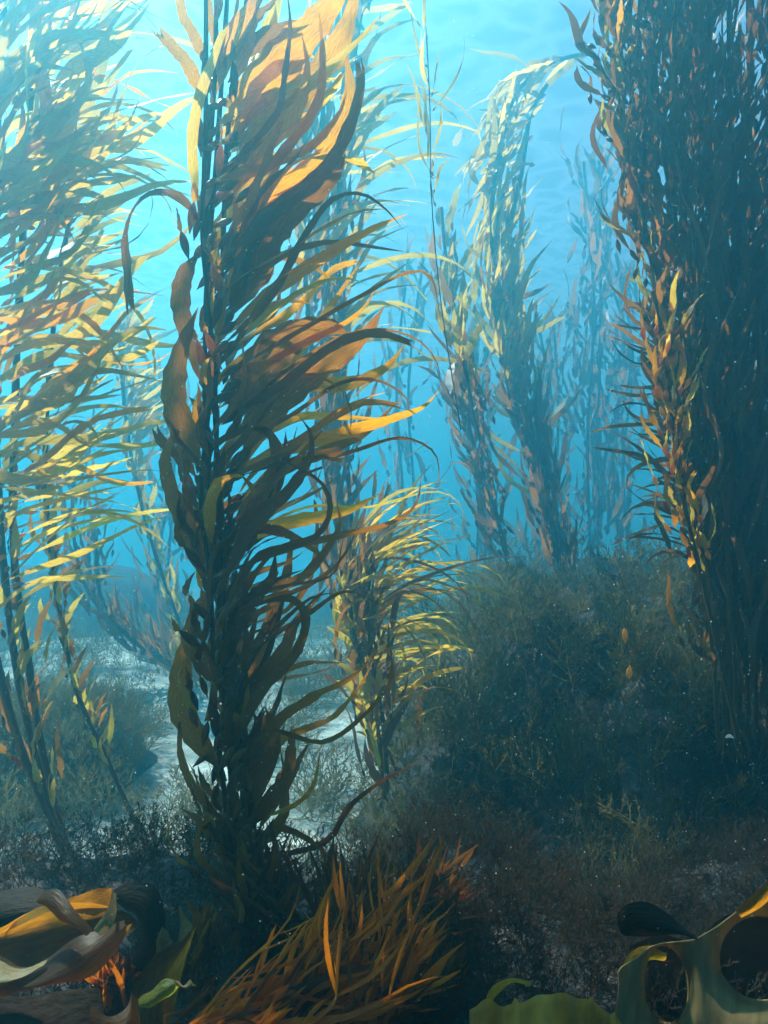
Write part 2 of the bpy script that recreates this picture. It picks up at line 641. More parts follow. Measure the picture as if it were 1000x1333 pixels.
h([(305, 110), (322, 60), (330, 0), (345, -40)], 26, m='amber', ruf=.2, tilt=-.3)
h([(318, 200), (360, 150), (372, 90), (378, 30), (372, -20)], 13, m='brown', d=1.9)
h([(320, 250), (380, 185), (415, 130), (420, 70), (415, 10)], 18, m='amber', d=1.93)
h([(300, 330), (350, 280), (420, 225), (455, 165), (470, 110), (468, 82)], 26, m='brown', torn=.5, d=1.92, tilt=.4, twist=-.8)
h([(312, 300), (370, 250), (430, 200), (455, 130), (450, 60)], 42, m='amber', ruf=.2, tilt=.3, d=2.05, sl=.1)
h([(300, 360), (330, 300), (380, 240), (440, 195)], 48, m='amber', ruf=.3, fr=3, tilt=-.2, d=2.08, sl=.1)
h([(300, 410), (330, 350), (360, 290), (430, 235), (450, 200)], 48, m='brown', ruf=.15, tilt=.3, d=1.97)
h([(290, 450), (350, 390), (395, 310), (430, 262), (470, 252), (505, 275), (525, 300)], 13, m='brown', tilt=.3, d=1.88)
h([(300, 425), (360, 375), (420, 335), (480, 300), (532, 278)], 22, m='amber', tilt=.2, d=1.95)
h([(300, 450), (360, 400), (410, 370), (450, 362), (482, 372)], 15, m='gold', tilt=.9, d=1.93)
h([(305, 480), (400, 425), (470, 385), (530, 355), (562, 362), (575, 425)], 8, m='brown', tilt=.3, d=1.9)
h([(305, 500), (380, 455), (450, 420), (478, 395), (490, 370)], 12, m='amber', d=1.96)
h([(310, 545), (330, 490), (370, 445), (425, 425), (460, 440)], 52, m='brown', ruf=.3, fr=5, d=1.97, tilt=.2, twist=.3)
h([(318, 590), (350, 530), (410, 480), (470, 440), (500, 400)], 46, m='brown', ruf=.2, d=2.0, tilt=.2, twist=.5)
h([(310, 520), (380, 500), (450, 500), (500, 480), (530, 445)], 28, m='amber', ruf=.12, tilt=.3, twist=-.6, d=2.05)
h([(310, 610), (370, 585), (440, 565), (510, 545), (550, 530), (572, 508)], 24, m='amber', tilt=.35, twist=.3, d=2.02)
h([(310, 650), (370, 610), (430, 585), (480, 560), (520, 520)], 22, m='brown', d=2.05)
h([(310, 560), (350, 500), (390, 455), (430, 400), (470, 340)], 18, m='amber', d=2.1, sl=.1)
h([(262, 610), (238, 560), (226, 510), (236, 455), (258, 400)], 42, m='brown', tilt=.15, twist=.3, ruf=.06, d=1.95)
h([(258, 330), (240, 360), (236, 400), (250, 460), (262, 500)], 34, m='brown', tilt=.1, twist=.2, ruf=.05, d=1.98)
h([(268, 760), (244, 690), (220, 630), (216, 590), (232, 558)], 30, m='brown', torn=.2, tilt=.2, twist=.3, ruf=.06, d=1.95)
h([(258, 600), (235, 575), (222, 552), (210, 540)], 8, m='brown', d=1.93)
h([(290, 760), (325, 690), (375, 640), (402, 600), (405, 565), (388, 540)], 22, m='brown', tilt=.4, twist=-.9, d=1.9)
h([(292, 800), (330, 730), (370, 712), (412, 698), (430, 665), (420, 630), (380, 605), (340, 590)], 13, m='brown', d=1.86)
h([(295, 745), (370, 715), (450, 695), (510, 680), (542, 655), (549, 612)], 13, m='brown', tilt=.4, twist=.2, d=1.93)
h([(300, 720), (340, 690), (400, 675), (450, 665), (500, 640)], 26, m='amber', tilt=.5, d=2.05)
h([(300, 790), (360, 765), (430, 750), (445, 710), (450, 690)], 5, m='brown', d=1.9)
h([(298, 800), (340, 770), (395, 750), (440, 690), (438, 650)], 18, m='brown', d=2.0)
h([(300, 980), (340, 900), (385, 850), (398, 805), (380, 780), (340, 785), (300, 810)], 20, m='brown', tilt=.3, twist=.5, d=1.9, fr=3)
h([(300, 930), (340, 880), (370, 845), (385, 810), (430, 760)], 24, m='brown', tilt=.2, d=1.97)
h([(310, 900), (340, 850), (360, 790), (375, 740), (380, 690)], 26, m='brown', d=2.04)
h([(312, 1000), (360, 940), (410, 905), (460, 880), (495, 840)], 24, m='brown', tilt=.4, d=1.92)
h([(315, 980), (350, 950), (420, 966), (475, 930), (508, 885), (505, 845), (480, 815)], 8, m='brown', d=1.87)
h([(320, 1010), (370, 960), (430, 935), (470, 890), (490, 850)], 20, m='brown', d=2.0, tilt=.5)
h([(335, 1115), (390, 1108), (430, 1090), (455, 1050), (500, 1015), (552, 990)], 12, m='redbrown', d=1.85, tilt=.3, twist=.2)
h([(325, 1100), (360, 1078), (400, 1092), (440, 1125)], 11, m='brown', d=1.83)
h([(335, 1065), (380, 1050), (408, 1022), (418, 968)], 8, m='amber', d=1.93)
h([(320, 1080), (352, 1040), (375, 1000), (380, 950)], 30, m='brown', torn=.4, tilt=.3, d=1.92)
h([(318, 1060), (340, 1010), (358, 960), (345, 920)], 30, m='brown', d=1.97)
h([(325, 1110), (365, 1070), (372, 1020), (365, 975)], 22, m='brown', d=2.0)
h([(290, 1070), (255, 1030), (236, 985), (234, 940)], 15, m='brown', torn=.3, d=1.95, tilt=.2)
h([(284, 1000), (250, 950), (234, 910), (240, 850), (258, 790)], 40, m='brown', tilt=.1, twist=.3, ruf=.06, d=1.96)
h([(300, 900), (262, 860), (246, 830), (256, 790), (275, 760)], 30, m='brown', tilt=.2, ruf=.08, d=1.93)
h([(295, 1150), (262, 1120), (257, 1090), (268, 1062)], 13, m='brown', tilt=.3, d=1.9)
h([(250, 930), (238, 900), (232, 880), (238, 865)], 12, m='gold', d=1.9, float=True)
h([(330, 700), (350, 650), (370, 600), (372, 560)], 26, m='brown', d=1.98)
h([(305, 690), (345, 640), (360, 590), (345, 560), (310, 560)], 24, m='brown', d=2.0)


h([(300, 260), (340, 200), (385, 150), (400, 90), (392, 40)], 22, m='gold', ruf=.3, d=2.0)
h([(308, 210), (330, 170), (362, 140), (410, 110), (448, 100)], 20, m='gold', ruf=.3, d=2.02)
h([(302, 240), (350, 215), (405, 190), (440, 150), (452, 118)], 16, m='amber', ruf=.2, d=1.96)
h([(310, 620), (380, 600), (450, 590), (520, 570), (566, 590), (572, 640)], 7, m='brown', d=1.95)
h([(305, 540), (390, 470), (470, 430), (540, 440), (572, 480), (566, 520)], 6, m='brown', d=1.98)
h([(310, 700), (400, 660), (480, 660), (560, 640), (598, 655), (604, 700)], 5, m='olive', d=2.1)
h([(305, 580), (380, 540), (440, 500), (490, 495), (530, 520), (526, 560)], 7, m='brown', d=2.05)
h([(300, 860), (350, 830), (400, 800), (450, 770), (500, 790)], 9, m='brown', d=1.98)
MAIN = [
    [(318, 1165, 2.0), (306, 1080, 2.0), (296, 950, 2.0), (286, 800, 2.0), (270, 600, 1.98), (268, 400, 2.0), (282, 200, 2.02), (292, 60, 2.03), (300, -80, 2.05)],
    [(322, 1170, 2.02), (318, 1060, 2.03), (302, 900, 2.05), (276, 720, 2.03), (282, 560, 2.04), (272, 380, 2.04), (270, 240, 2.0), (280, 100, 2.0), (282, -60, 2.0)],
    [(312, 1168, 1.97), (296, 1060, 1.96), (280, 920, 1.95), (274, 760, 1.96), (262, 640, 1.96), (276, 470, 1.96), (264, 310, 1.96), (268, 150, 1.97), (268, -60, 1.98)],
    [(325, 1172, 1.98), (322, 1020, 1.98), (292, 840, 1.99), (290, 690, 2.0), (280, 520, 2.0), (290, 330, 2.02), (296, 180, 2.05), (315, 40, 2.05), (330, -60, 2.05)],
]
kelp('nearest tall amber kelp with broad blades streaming right, its stem on the foreground ledge', MAIN, [
    dict(n=64, t=(.03, .42), a0=(98, 88), a1=(80, 62), L=(40, 100), w=(8, 16), m=['brown', 'brown', 'amber', 'shade'], spread=14, sdy=.6),
    dict(n=36, t=(.30, .62), a0=(92, 82), a1=(65, 50), sa=22, sb=26, wav=.3, L=(50, 140), w=(7, 17), m=['brown', 'brown', 'amber', 'shade'], spread=10, sdy=.5),
    dict(n=20, t=(.16, .40), a0=(62, 55), a1=(40, 15), L=(110, 250), w=(6, 15), m=['brown', 'amber', 'brown'], spread=8, sa=22, sb=30, curl=35, wav=.3),
    dict(n=34, t=(.34, .70), a0=(60, 50), a1=(25, 10), L=(130, 290), w=(6, 16), m=['brown', 'amber', 'amber'], spread=8, sa=22, sb=28, curl=35, wav=.3),
    dict(n=22, t=(.60, .90), a0=(60, 56), a1=(42, 50), L=(80, 190), w=(10, 24), m=['amber', 'brown', 'amber'], spread=9),
    dict(n=12, t=(.66, .88), a0=(62, 60), a1=(50, 60), L=(150, 260), w=(14, 28), m=['amber', 'gold', 'gold'], spread=8),
    dict(n=56, t=(.0, .22), a0=(115, 75), a1=(95, 75), L=(40, 110), w=(7, 15), m=['brown', 'shade', 'redbrown'], spread=14, sdy=.7),
    dict(n=30, t=(.25, .98), a0=(112, 75), a1=(95, 80), L=(20, 42), w=(6, 10), m=['brown', 'amber'], spread=12, pf=1, fs=1.45, front=.05),
    dict(n=18, t=(.05, .30), a0=(75, 60), a1=(50, 40), L=(80, 170), w=(8, 16), m=['brown', 'shade', 'brown'], spread=10),
], (318, 1172, 2.0), heroes=H, float_child=True, float_px=(10, 32), stipe_w=7, maxparts=298)

# left edge kelp, flowing right across the left side
LD = 3.2
LEFT = [
    [(92, 1135, LD), (50, 1000, LD), (20, 860, LD), (2, 700, LD), (-8, 500, LD), (-10, 300, LD), (0, 100, LD), (10, -80, LD)],
    [(98, 1140, LD + .1), (60, 1000, LD + .1), (40, 880, LD + .1), (18, 720, LD + .1), (20, 520, LD + .15), (30, 300, LD + .2), (40, 150, LD + .2), (60, -80, LD + .2)],
    [(90, 1130, LD - .05), (30, 980, LD - .05), (-8, 840, LD - .1), (-30, 700, LD - .1), (-40, 400, LD - .1), (-30, 100, LD - .1), (-20, -80, LD - .1)],
]
kelp('bright yellow kelp filling the left edge with blades streaming toward the nearest tall kelp', LEFT, [
    dict(n=92, t=(.42, .75), a0=(40, 45), a1=(5, 22), sa=24, sb=26, wav=.45, L=(120, 290), w=(7, 18), m=['gold', 'gold', 'olive', 'amber'], spread=16, curl=10),
    dict(n=110, t=(.66, 1.0), a0=(55, 65), a1=(28, 42), L=(110, 270), w=(7, 22), sa=22, sb=26, wav=.45, m=['gold', 'gold', 'olive', 'amber'], spread=20, curl=15),
    dict(n=26, t=(.65, .98), a0=(30, 60), a1=(-25, -10), L=(190, 280), w=(7, 12), m=['olive', 'gold'], curl=-30),
    dict(n=26, t=(.28, .50), a0=(45, 30), a1=(-15, 10), L=(130, 240), w=(4, 9), m=['olive', 'gold']),
    dict(n=60, t=(.05, .45), a0=(100, 90), a1=(80, 70), L=(35, 80), w=(7, 12), m=['brown', 'olive'], spread=9),
], (94, 1140, LD), float_px=(7, 20), maxparts=285, stipe_w=10)

kelp('slender dark kelp stem with sparse blades just right of the left edge kelp', [
    [(180, 1080, 3.7), (140, 990, 3.7), (100, 900, 3.7), (75, 780, 3.7), (60, 650, 3.75), (62, 520, 3.8), (75, 380, 3.8), (95, 260, 3.9)]],
    [dict(n=60, t=(.1, .6), a0=(105, 100), a1=(60, 50), L=(30, 60), w=(6, 10), m=['brown', 'olive'], spread=5),
     dict(n=46, t=(.5, 1), a0=(60, 60), a1=(10, 30), L=(70, 140), w=(6, 11), m=['olive', 'gold'], spread=6)],
    (180, 1082, 3.7), float_px=(5, 14), stipe_w=7)

kelp('pale hazy kelp with a yellow tuft, left of the nearest tall kelp', [
    [(262, 920, 7.5), (240, 830, 7.5), (205, 730, 7.5), (180, 640, 7.5), (166, 560, 7.5), (158, 480, 7.5), (156, 420, 7.5)]],
    [dict(n=70, t=(.1, .98), a0=(115, 80), a1=(100, 40), L=(25, 55), w=(5, 9), m=['olive'], spread=5),
     dict(n=34, t=(.6, .98), a0=(70, 60), a1=(20, 20), L=(50, 90), w=(5, 9), m=['gold', 'olive'], spread=6)],
    (262, 925, 7.5), float_px=(4, 10), stipe_w=5)

kelp('faint blue kelp leaning left low behind the slender stem', [
    [(290, 900, 7.5), (210, 860, 7.5), (150, 815, 7.5), (110, 760, 7.5), (95, 680, 7.5), (100, 560, 7.6)],
    [(290, 900, 7.6), (225, 865, 7.6), (165, 825, 7.6), (130, 770, 7.6), (125, 690, 7.6)]],
    [dict(n=150, t=(.05, .98), a0=(130, 100), a1=(140, 70), L=(35, 75), w=(4, 8), m=['shade', 'brown'], spread=12)],
    (290, 902, 7.5), float_px=(4, 10), stipe_w=5)

# centre, behind the near kelp
CD = 5.3
kelp('tall grey green kelp rising straight behind the nearest tall kelp', [
    [(492, 1000, CD), (470, 900, CD), (448, 760, CD), (440, 620, CD), (430, 450, CD), (410, 300, CD), (420, 150, CD), (450, -40, CD)],
    [(494, 1000, CD), (480, 900, CD), (455, 760, CD), (425, 620, CD), (405, 450, CD), (395, 300, CD), (400, 150, CD), (420, -40, CD)],
    [(496, 1000, CD), (484, 880, CD), (466, 760, CD), (452, 600, CD), (446, 450, CD), (440, 300, CD), (450, 150, CD), (480, -40, CD)]],
    [dict(n=240, t=(.08, .98), a0=(92, 88), a1=(80, 78), L=(60, 120), w=(6, 12), m=['shade', 'brown', 'brown'], spread=13),
     dict(n=52, t=(.5, .98), a0=(65, 65), a1=(20, 30), L=(90, 180), w=(7, 12), m=['olive', 'olive', 'gold'], spread=12),
     dict(n=24, t=(.45, .85), a0=(50, 50), a1=(-40, -40), L=(140, 230), w=(4, 8), m=['olive'], spread=10, curl=-20)],
    (494, 1003, CD), float_px=(6, 16), maxparts=270)

BD = 3.9
kelp('short yellow kelp bush fanning its thin blades right beside the tall grey green kelp', [
    [(500, 1040, BD), (492, 950, BD), (478, 890, BD), (460, 820, BD), (455, 760, BD), (462, 715, BD)],
    [(505, 1040, BD), (500, 950, BD), (490, 890, BD), (480, 820, BD), (480, 760, BD), (490, 720, BD)]],
    [dict(n=60, t=(.66, .98), a0=(45, 60), a1=(-30, 5), L=(80, 190), w=(3, 6), m=['gold', 'olive', 'olive'], spread=14, curl=-25),
     dict(n=22, t=(.5, .98), a0=(40, 45), a1=(-70, -60), L=(140, 220), w=(3, 5), m=['olive', 'brown'], spread=12, curl=-40),
     dict(n=90, t=(.05, .95), a0=(105, 90), a1=(75, 60), L=(50, 100), w=(5, 11), m=['olive', 'brown', 'shade'], spread=16),
     dict(n=20, t=(.2, .6), a0=(60, 30), a1=(10, -20), L=(80, 150), w=(5, 8), m=['olive', 'gold'], spread=8),
     dict(n=20, t=(.3, .8), a0=(140, 120), a1=(180, 100), L=(40, 70), w=(6, 10), m=['gold', 'olive'], spread=10)],
    (502, 1045, BD), float_px=(5, 14), stipe_w=6)

# thin far kelp right of centre
kelp('thin kelp strand with pale floats standing left of the arching kelp', [
    [(668, 760, 7.5), (655, 700, 7.5), (630, 620, 7.5), (612, 560, 7.5), (600, 480, 7.5), (592, 400, 7.5), (580, 330, 7.5), (575, 270, 7.5)],
    [(668, 760, 7.6), (650, 690, 7.6), (640, 620, 7.6), (620, 560, 7.6), (606, 480, 5.0), (588, 400, 7.6), (582, 340, 7.6)]],
    [dict(n=90, t=(.05, .45), a0=(120, 105), a1=(110, 80), L=(40, 80), w=(4, 9), m=['shade', 'brown'], spread=10),
     dict(n=44, t=(.4, .8), a0=(95, 95), a1=(80, 90), L=(18, 40), w=(5, 9), m=['gold', 'olive'], spread=4),
     dict(n=26, t=(.75, .99), a0=(90, 85), a1=(90, 60), L=(40, 75), w=(7, 12), m=['olive', 'brown'], spread=9)],
    (668, 765, 7.5), float_px=(5, 14), stipe_w=4)

AD = 7.8
kelp('arching kelp whose sunlit golden crown bends over toward the massive dark kelp', [
    [(744, 790, AD), (735, 730, AD), (712, 650, AD), (690, 560, AD), (668, 470, AD), (650, 380, AD), (640, 290, AD), (648, 210, AD), (668, 130, AD), (710, 85, AD), (770, 68, AD)],
    [(746, 790, AD + .1), (728, 700, AD + .1), (700, 620, AD + .1), (684, 540, AD + .1), (676, 450, AD + .1), (668, 380, AD + .1), (664, 300, AD + .1), (680, 220, AD + .1), (690, 150, AD + .1), (712, 110, AD + .1)],
    [(742, 790, AD - .1), (718, 690, AD - .1), (708, 600, AD - .1), (672, 520, AD - .1), (650, 430, AD - .1), (636, 350, AD - .1), (655, 250, AD - .1)]],
    [dict(n=150, t=(.05, .5), a0=(102, 98), a1=(92, 94), L=(50, 95), w=(5, 9), m=['brown', 'shade', 'brown'], spread=9),
     dict(n=100, t=(.45, .8), a0=(88, 84), a1=(75, 60), L=(55, 100), w=(5, 10), m=['olive', 'gold', 'olive'], spread=8),
     dict(n=60, s=[0, 1], t=(.72, 1), a0=(230, 190), a1=(265, 240), L=(50, 100), w=(5, 10), m=['gold', 'olive'], spread=8, sa=12),
     dict(n=10, t=(.2, .6), a0=(140, 140), a1=(110, 90), L=(80, 130), w=(5, 8), m=['olive'], spread=6),
     dict(n=10, t=(.3, .6), a0=(40, 40), a1=(60, 60), L=(60, 100), w=(6, 9), m=['olive', 'brown'], spread=6)],
    (744, 795, AD), float_px=(6, 15), maxparts=285, stipe_w=6)

# far faint kelps
for lab, x0, yb, yt, d, n_, lean in [
    ('faint blue kelp with a rounded head between the arching kelp and the massive dark kelp', 770, 760, 210, 13.0, 170, -10),
    ('very faint kelp stem right of the nearest tall kelp at mid height', 520, 850, 330, 12.0, 80, 12),
    ('very faint kelp silhouette directly behind the thin strand with pale floats', 615, 800, 380, 12.5, 90, 16),
    ('very faint slim kelp silhouette just right of the arching kelp', 715, 780, 420, 13.5, 80, -14),
    ('faint kelp silhouette seen just left of the nearest tall kelp, behind the leaning one', 215, 860, 500, 10.5, 80, -20),
    ('very faint kelp just left of the massive dark kelp', 812, 740, 330, 14.0, 110, -30),
]:
    kelp(lab, [[(x0, yb, d), (x0 + lean * .5, (yb * 2 + yt) / 3, d), (x0 - lean * .3, (yb + 2 * yt) / 3, d), (x0 + lean, yt, d)],
               [(x0 + 8, yb, d + .1), (x0 + 14 + lean * .5, (yb * 2 + yt) / 3, d + .1), (x0 + 12, (yb + 2 * yt) / 3, d + .1), (x0 + 20 + lean, yt, d + .1)]],
         [dict(n=n_, t=(.05, .99), a0=(95, 95), a1=(85, 85), L=(35, 75), w=(4, 9), m=['shade', 'brown'], spread=14, sa=25)],
         (x0 + 4, yb + 4, d), float_px=(5, 12), stipe_w=4)

kelp('wispy thin seaweed strand hanging near the surface right of the near kelp top', [
    [(600, 560, 3.6), (575, 400, 3.6), (562, 260, 3.6), (560, 150, 3.6), (556, 60, 3.6), (548, -60, 3.6)]],
    [dict(n=22, t=(.45, 1), a0=(100, 100), a1=(70, 90), L=(50, 110), w=(3, 6), m=['olive'], spread=3, sa=25, pf=.5)],
    (600, 565, 3.6), float_px=(3, 8), stipe_w=1.6, holdfast=False)

# massive dark kelp on the right: three plants grown together
RD = 3.1
GR = 'plants of the massive dark kelp on the right'


def col(xb, xt, d, yb=960, yt=-80, bend=0):
    return [(xb, yb, d), (xb + (xt - xb) * .1 + bend, yb - 180, d), (xb + (xt - xb) * .35 + bend, yb - 400, d),
            (xb + (xt - xb) * .7, yb - 640, d), (xt, yt + 200, d), (xt, yt, d)]


kelp('massive dark kelp, the left hand plant with curled blades hanging over the far reef', [
    col(935, 806, RD), col(945, 822, RD + .1), col(950, 835, RD + .15), col(955, 855, RD)],
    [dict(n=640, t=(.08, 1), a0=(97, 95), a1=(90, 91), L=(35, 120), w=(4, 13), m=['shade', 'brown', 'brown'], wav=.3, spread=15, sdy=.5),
     dict(n=80, s=[0, 1], t=(.22, .52), a0=(150, 150), a1=(205, 130), L=(50, 115), w=(3, 7), m=['shade', 'brown'], spread=8, curl=-60),
     dict(n=40, s=[0], t=(.5, 1), a0=(115, 110), a1=(105, 98), L=(35, 70), w=(6, 10), m=['brown', 'olive'], spread=6),
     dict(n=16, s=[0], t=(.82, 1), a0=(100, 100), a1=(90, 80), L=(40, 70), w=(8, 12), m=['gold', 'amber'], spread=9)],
    (946, 962, RD), group=GR, maxparts=290, float_px=(7, 18), nseg=8)
kelp('massive dark kelp, its middle plant carrying a line of golden lit blades', [
    col(960, 880, RD - .12), col(965, 900, RD + .2), col(975, 925, RD + .05), [(960, 960, RD - .3), (925, 800, RD - .35), (890, 650, RD - .4), (872, 520, RD - .4), (862, 430, RD - .38), (850, 380, RD - .35)]],
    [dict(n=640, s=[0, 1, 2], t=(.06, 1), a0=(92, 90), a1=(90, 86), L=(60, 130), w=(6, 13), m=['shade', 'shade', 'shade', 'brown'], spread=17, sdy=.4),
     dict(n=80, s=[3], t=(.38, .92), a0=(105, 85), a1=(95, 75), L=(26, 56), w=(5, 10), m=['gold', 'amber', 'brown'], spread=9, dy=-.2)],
    (962, 962, RD), group=GR, maxparts=290, float_px=(7, 18), nseg=8)
kelp('massive dark kelp, the right hand plant with ragged blades pointing up and right', [
    col(985, 950, RD), col(1000, 975, RD + .15), col(1015, 1005, RD + .1), col(1030, 1030, RD - .05)],
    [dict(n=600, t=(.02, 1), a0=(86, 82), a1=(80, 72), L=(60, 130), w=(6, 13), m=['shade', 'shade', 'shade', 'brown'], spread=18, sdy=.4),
     dict(n=60, s=[0, 1, 2], t=(.3, .75), a0=(55, 55), a1=(45, 55), L=(60, 110), w=(5, 9), m=['shade', 'brown'], spread=10)],
    (1008, 962, RD), group=GR, maxparts=290, float_px=(7, 18), nseg=8)


# ------------------------------------------------------------------ feathery seaweed
def feather(seed, nb=13):
    r = random.Random(seed)
    m = MB()
    bend = r.uniform(-.25, .25)
    ax = [Vector((bend * t * t, r.uniform(-.05, .05) + .15 * t * t * r.choice((-1, 1)), t)) for t in (0, .25, .5, .75, 1)]
    m.add(ribbon(ax, .018, n=6, prof=lambda t, q: 1 - .7 * t, nc=2, fold=0, ruffle=0))
    c = catmull([tuple(p) for p in ax], 40)
    for i in range(nb):
        t = .12 + .86 * i / nb
        p = Vector(c[int(t * 40)])
        s = 1 if i % 2 else -1
        L = (.46 * (1 - t) + .10) * r.uniform(.7, 1.2)
        az = r.uniform(-1.0, 1.0)
        d = Vector((s * math.cos(az), math.sin(az), r.uniform(.6, 1.2))).normalized()
        br = [p, p + d * L * .5, p + d * L + Vector((0, 0, L * .25))]
        m.add(ribbon(br, .012, n=3, prof=lambda t, q: 1 - .6 * t, nc=2, fold=0, ruffle=0))
        cc = catmull([tuple(q) for q in br], 10)
        for j in range(7):
            q = Vector(cc[1 + j])
            dd = (d + Vector((r.uniform(-1, 1), r.uniform(-1, 1), r.uniform(-.3, 1.2)))).normalized()
            l = r.uniform(.05, .10)
            sd = dd.cross(Vector((r.uniform(-1, 1), r.uniform(-1, 1), r.uniform(-1, 1)))).normalized() * r.uniform(.006, .012)
            o = len(m.v)
            m.v += [tuple(q), tuple(q + dd * l * .5 + sd), tuple(q + dd * l), tuple(q + dd * l * .5 - sd)]
            m.uv += [(.5, 0), (1, .5), (.5, 1), (0, .5)]
            m.f.append((o, o + 1, o + 2, o + 3))
    return m


FE = [feather(100 + k) for k in range(8)]
FE_MESH = {mt: [f.mesh('feathery_frond', M[mt]) for f in FE] for mt in ('algae', 'yturf', 'turf')}
FE_NP = [(np.array(f.v), np.array(f.uv), np.array(f.f)) if all(len(q) == 4 for q in f.f) else None for f in FE]


def bush(label, x, y, z, r, n, mat='algae', lean=(0.15, 0), group=None):
    root = empty('seaweed_bush', (x, y, z), label, 'seaweed', group)
    for k in range(n):
        o = bpy.data.objects.new('frond', rnd.choice(FE_MESH[mat]))
        COL.objects.link(o)
        o.parent = root
        a = rnd.uniform(0, 6.283)
        el = rnd.uniform(.1, 1.15)
        d = Vector((math.cos(a) * math.sin(el) + lean[0], math.sin(a) * math.sin(el) + lean[1], math.cos(el) + .15))
        q = d.to_track_quat('Z', 'X')
        o.rotation_mode = 'QUATERNION'
        o.rotation_quaternion = q @ Matrix.Rotation(rnd.uniform(0, 6.28), 3, 'Z').to_quaternion()
        s = r * rnd.uniform(.7, 1.15)
        o.scale = (s, s, s)
        o.location = (rnd.gauss(0, r * .22), rnd.gauss(0, r * .22), rnd.uniform(-.02, .05))
    return root


def cover(name, fn, n, x0, x1, y0, y1, size, mat, label, zmin=.35, lean=.2, dens=None):
    V, UV, F = [], [], []
    o = 0
    got = 0
    tries = 0
    while got < n and tries < n * 12:
        tries += 1
        x, y = rnd.uniform(x0, x1), rnd.uniform(y0, y1)
        z = fn(x, y)
        if z < z_sand(x, y) + .03 or z < zmin:
            continue
        if dens and rnd.random() > dens(x, y):
            continue
        v, u, f = rnd.choice(FE_NP)
        s = rnd.uniform(*size)
        d = Vector((rnd.gauss(lean, .45), rnd.gauss(-.15, .45), 1)).normalized()
        mt = np.array((d.to_track_quat('Z', 'X').to_matrix() @ Matrix.Rotation(rnd.uniform(0, 6.28), 3, 'Z')))
        V.append((v * s) @ mt.T + np.array([x, y, z - .01]))
        UV.append(u)
        F.append(f + o)
        o += len(v)
        got += 1
    m = MB()
    m.v = np.vstack(V).tolist()
    m.uv = np.vstack(UV).tolist()
    m.f = np.vstack(F).tolist()
    ob = m.build(name, M[mat])
    return tag(ob, label, 'seaweed', kind='stuff')


cover('algae_cover', z_slope, 4800, -.6, 4.2, 2.2, 8.6, (.12, .34), 'algae', 'dark feathery algae covering the reef slope')
cover('sunlit_yellow_algae_cover', z_slope, 620, -.3, 3.0, 2.3, 6.2, (.07, .14), 'yturf', 'yellowish algae tufts and sunlit yellow fronds dotted over the reef slope')  # yellow tufts; their colour also stands for sun highlights on the fronds
cover('turf_cover', z_slope, 900, -.3, 2.6, 1.7, 3.8, (.05, .14), 'turf', 'short brown turf on the near rubble')
cover('algae_cover', z_ledge, 1500, .0, 2.3, 1.5, 3.3, (.06, .18), 'turf', 'fluffy dark algae over the low rock right of the orange tuft')
cover('algae_cover', z_left, 2100, -4.5, -.3, 3.0, 7.2, (.12, .32), 'algae', 'dark feathery algae covering the left reef mound')
cover('algae_cover', lambda x, y: z_sand(x, y) + .035, 1100, -6.5, .6, 6.4, 13, (.14, .42), 'algae', 'patches of dark algae growing out of the far sand', dens=lambda x, y: .08 + 1.2 * sstep(-.1, .3, fbm(x, y, .9, 14)))
cover('turf_cover', z_ledge, 3000, -2.6, 2.2, 1.45, 3.3, (.06, .17), 'redbrown' if False else 'turf', 'short brown turf over the foreground ledge')


def rubble(n, x0, x1, y0, y1):
    m = MB()
    for k in range(n):
        x, y = rnd.uniform(x0, x1), rnd.uniform(y0, y1)
        z = max(z_ledge(x, y), z_slope(x, y))
        s = .007 + .026 * rnd.random() ** 2.5
        if rnd.random() < sstep(-.1, .35, fbm(x, y, 3.0, 12)):
            continue
        o = len(m.v)
        q = [Vector((rnd.gauss(0, 1), rnd.gauss(0, 1), rnd.gauss(0, 1))).normalized() for _ in range(1)]
        rot = Matrix.Rotation(rnd.uniform(0, 6.28), 3, q[0])
        sc = Vector((rnd.uniform(.7, 1.4), rnd.uniform(.7, 1.2), rnd.uniform(.45, .8)))
        g = 1.618
        for v in ((-1, g, 0), (1, g, 0), (-1, -g, 0), (1, -g, 0), (0, -1, g), (0, 1, g), (0, -1, -g), (0, 1, -g), (g, 0, -1), (g, 0, 1), (-g, 0, -1), (-g, 0, 1)):
            w = rot @ (Vector(v) * .53 * rnd.uniform(.75, 1.2))
            m.v.append((x + w.x * s * sc.x, y + w.y * s * sc.y, z + s * .2 + w.z * s * sc.z))
            m.uv.append((0, 0))
        for f in ((0, 11, 5), (0, 5, 1), (0, 1, 7), (0, 7, 10), (0, 10, 11), (1, 5, 9), (5, 11, 4), (11, 10, 2), (10, 7, 6), (7, 1, 8),
                  (3, 9, 4), (3, 4, 2), (3, 2, 6), (3, 6, 8), (3, 8, 9), (4, 9, 5), (2, 4, 11), (6, 2, 10), (8, 6, 7), (9, 8, 1)):
            m.f.append(tuple(o + i for i in f))
    ob = m.build('rubble', M['rubble'], smooth=False)
    tag(ob, 'pale encrusted rubble stones strewn over the reef rock', kind='stuff')


rubble(1300, .05, 2.6, 1.0, 3.4)


def zz(px, py, d, fn):
    p = P(px, py, d)
    return p.x, p.y, fn(p.x, p.y)


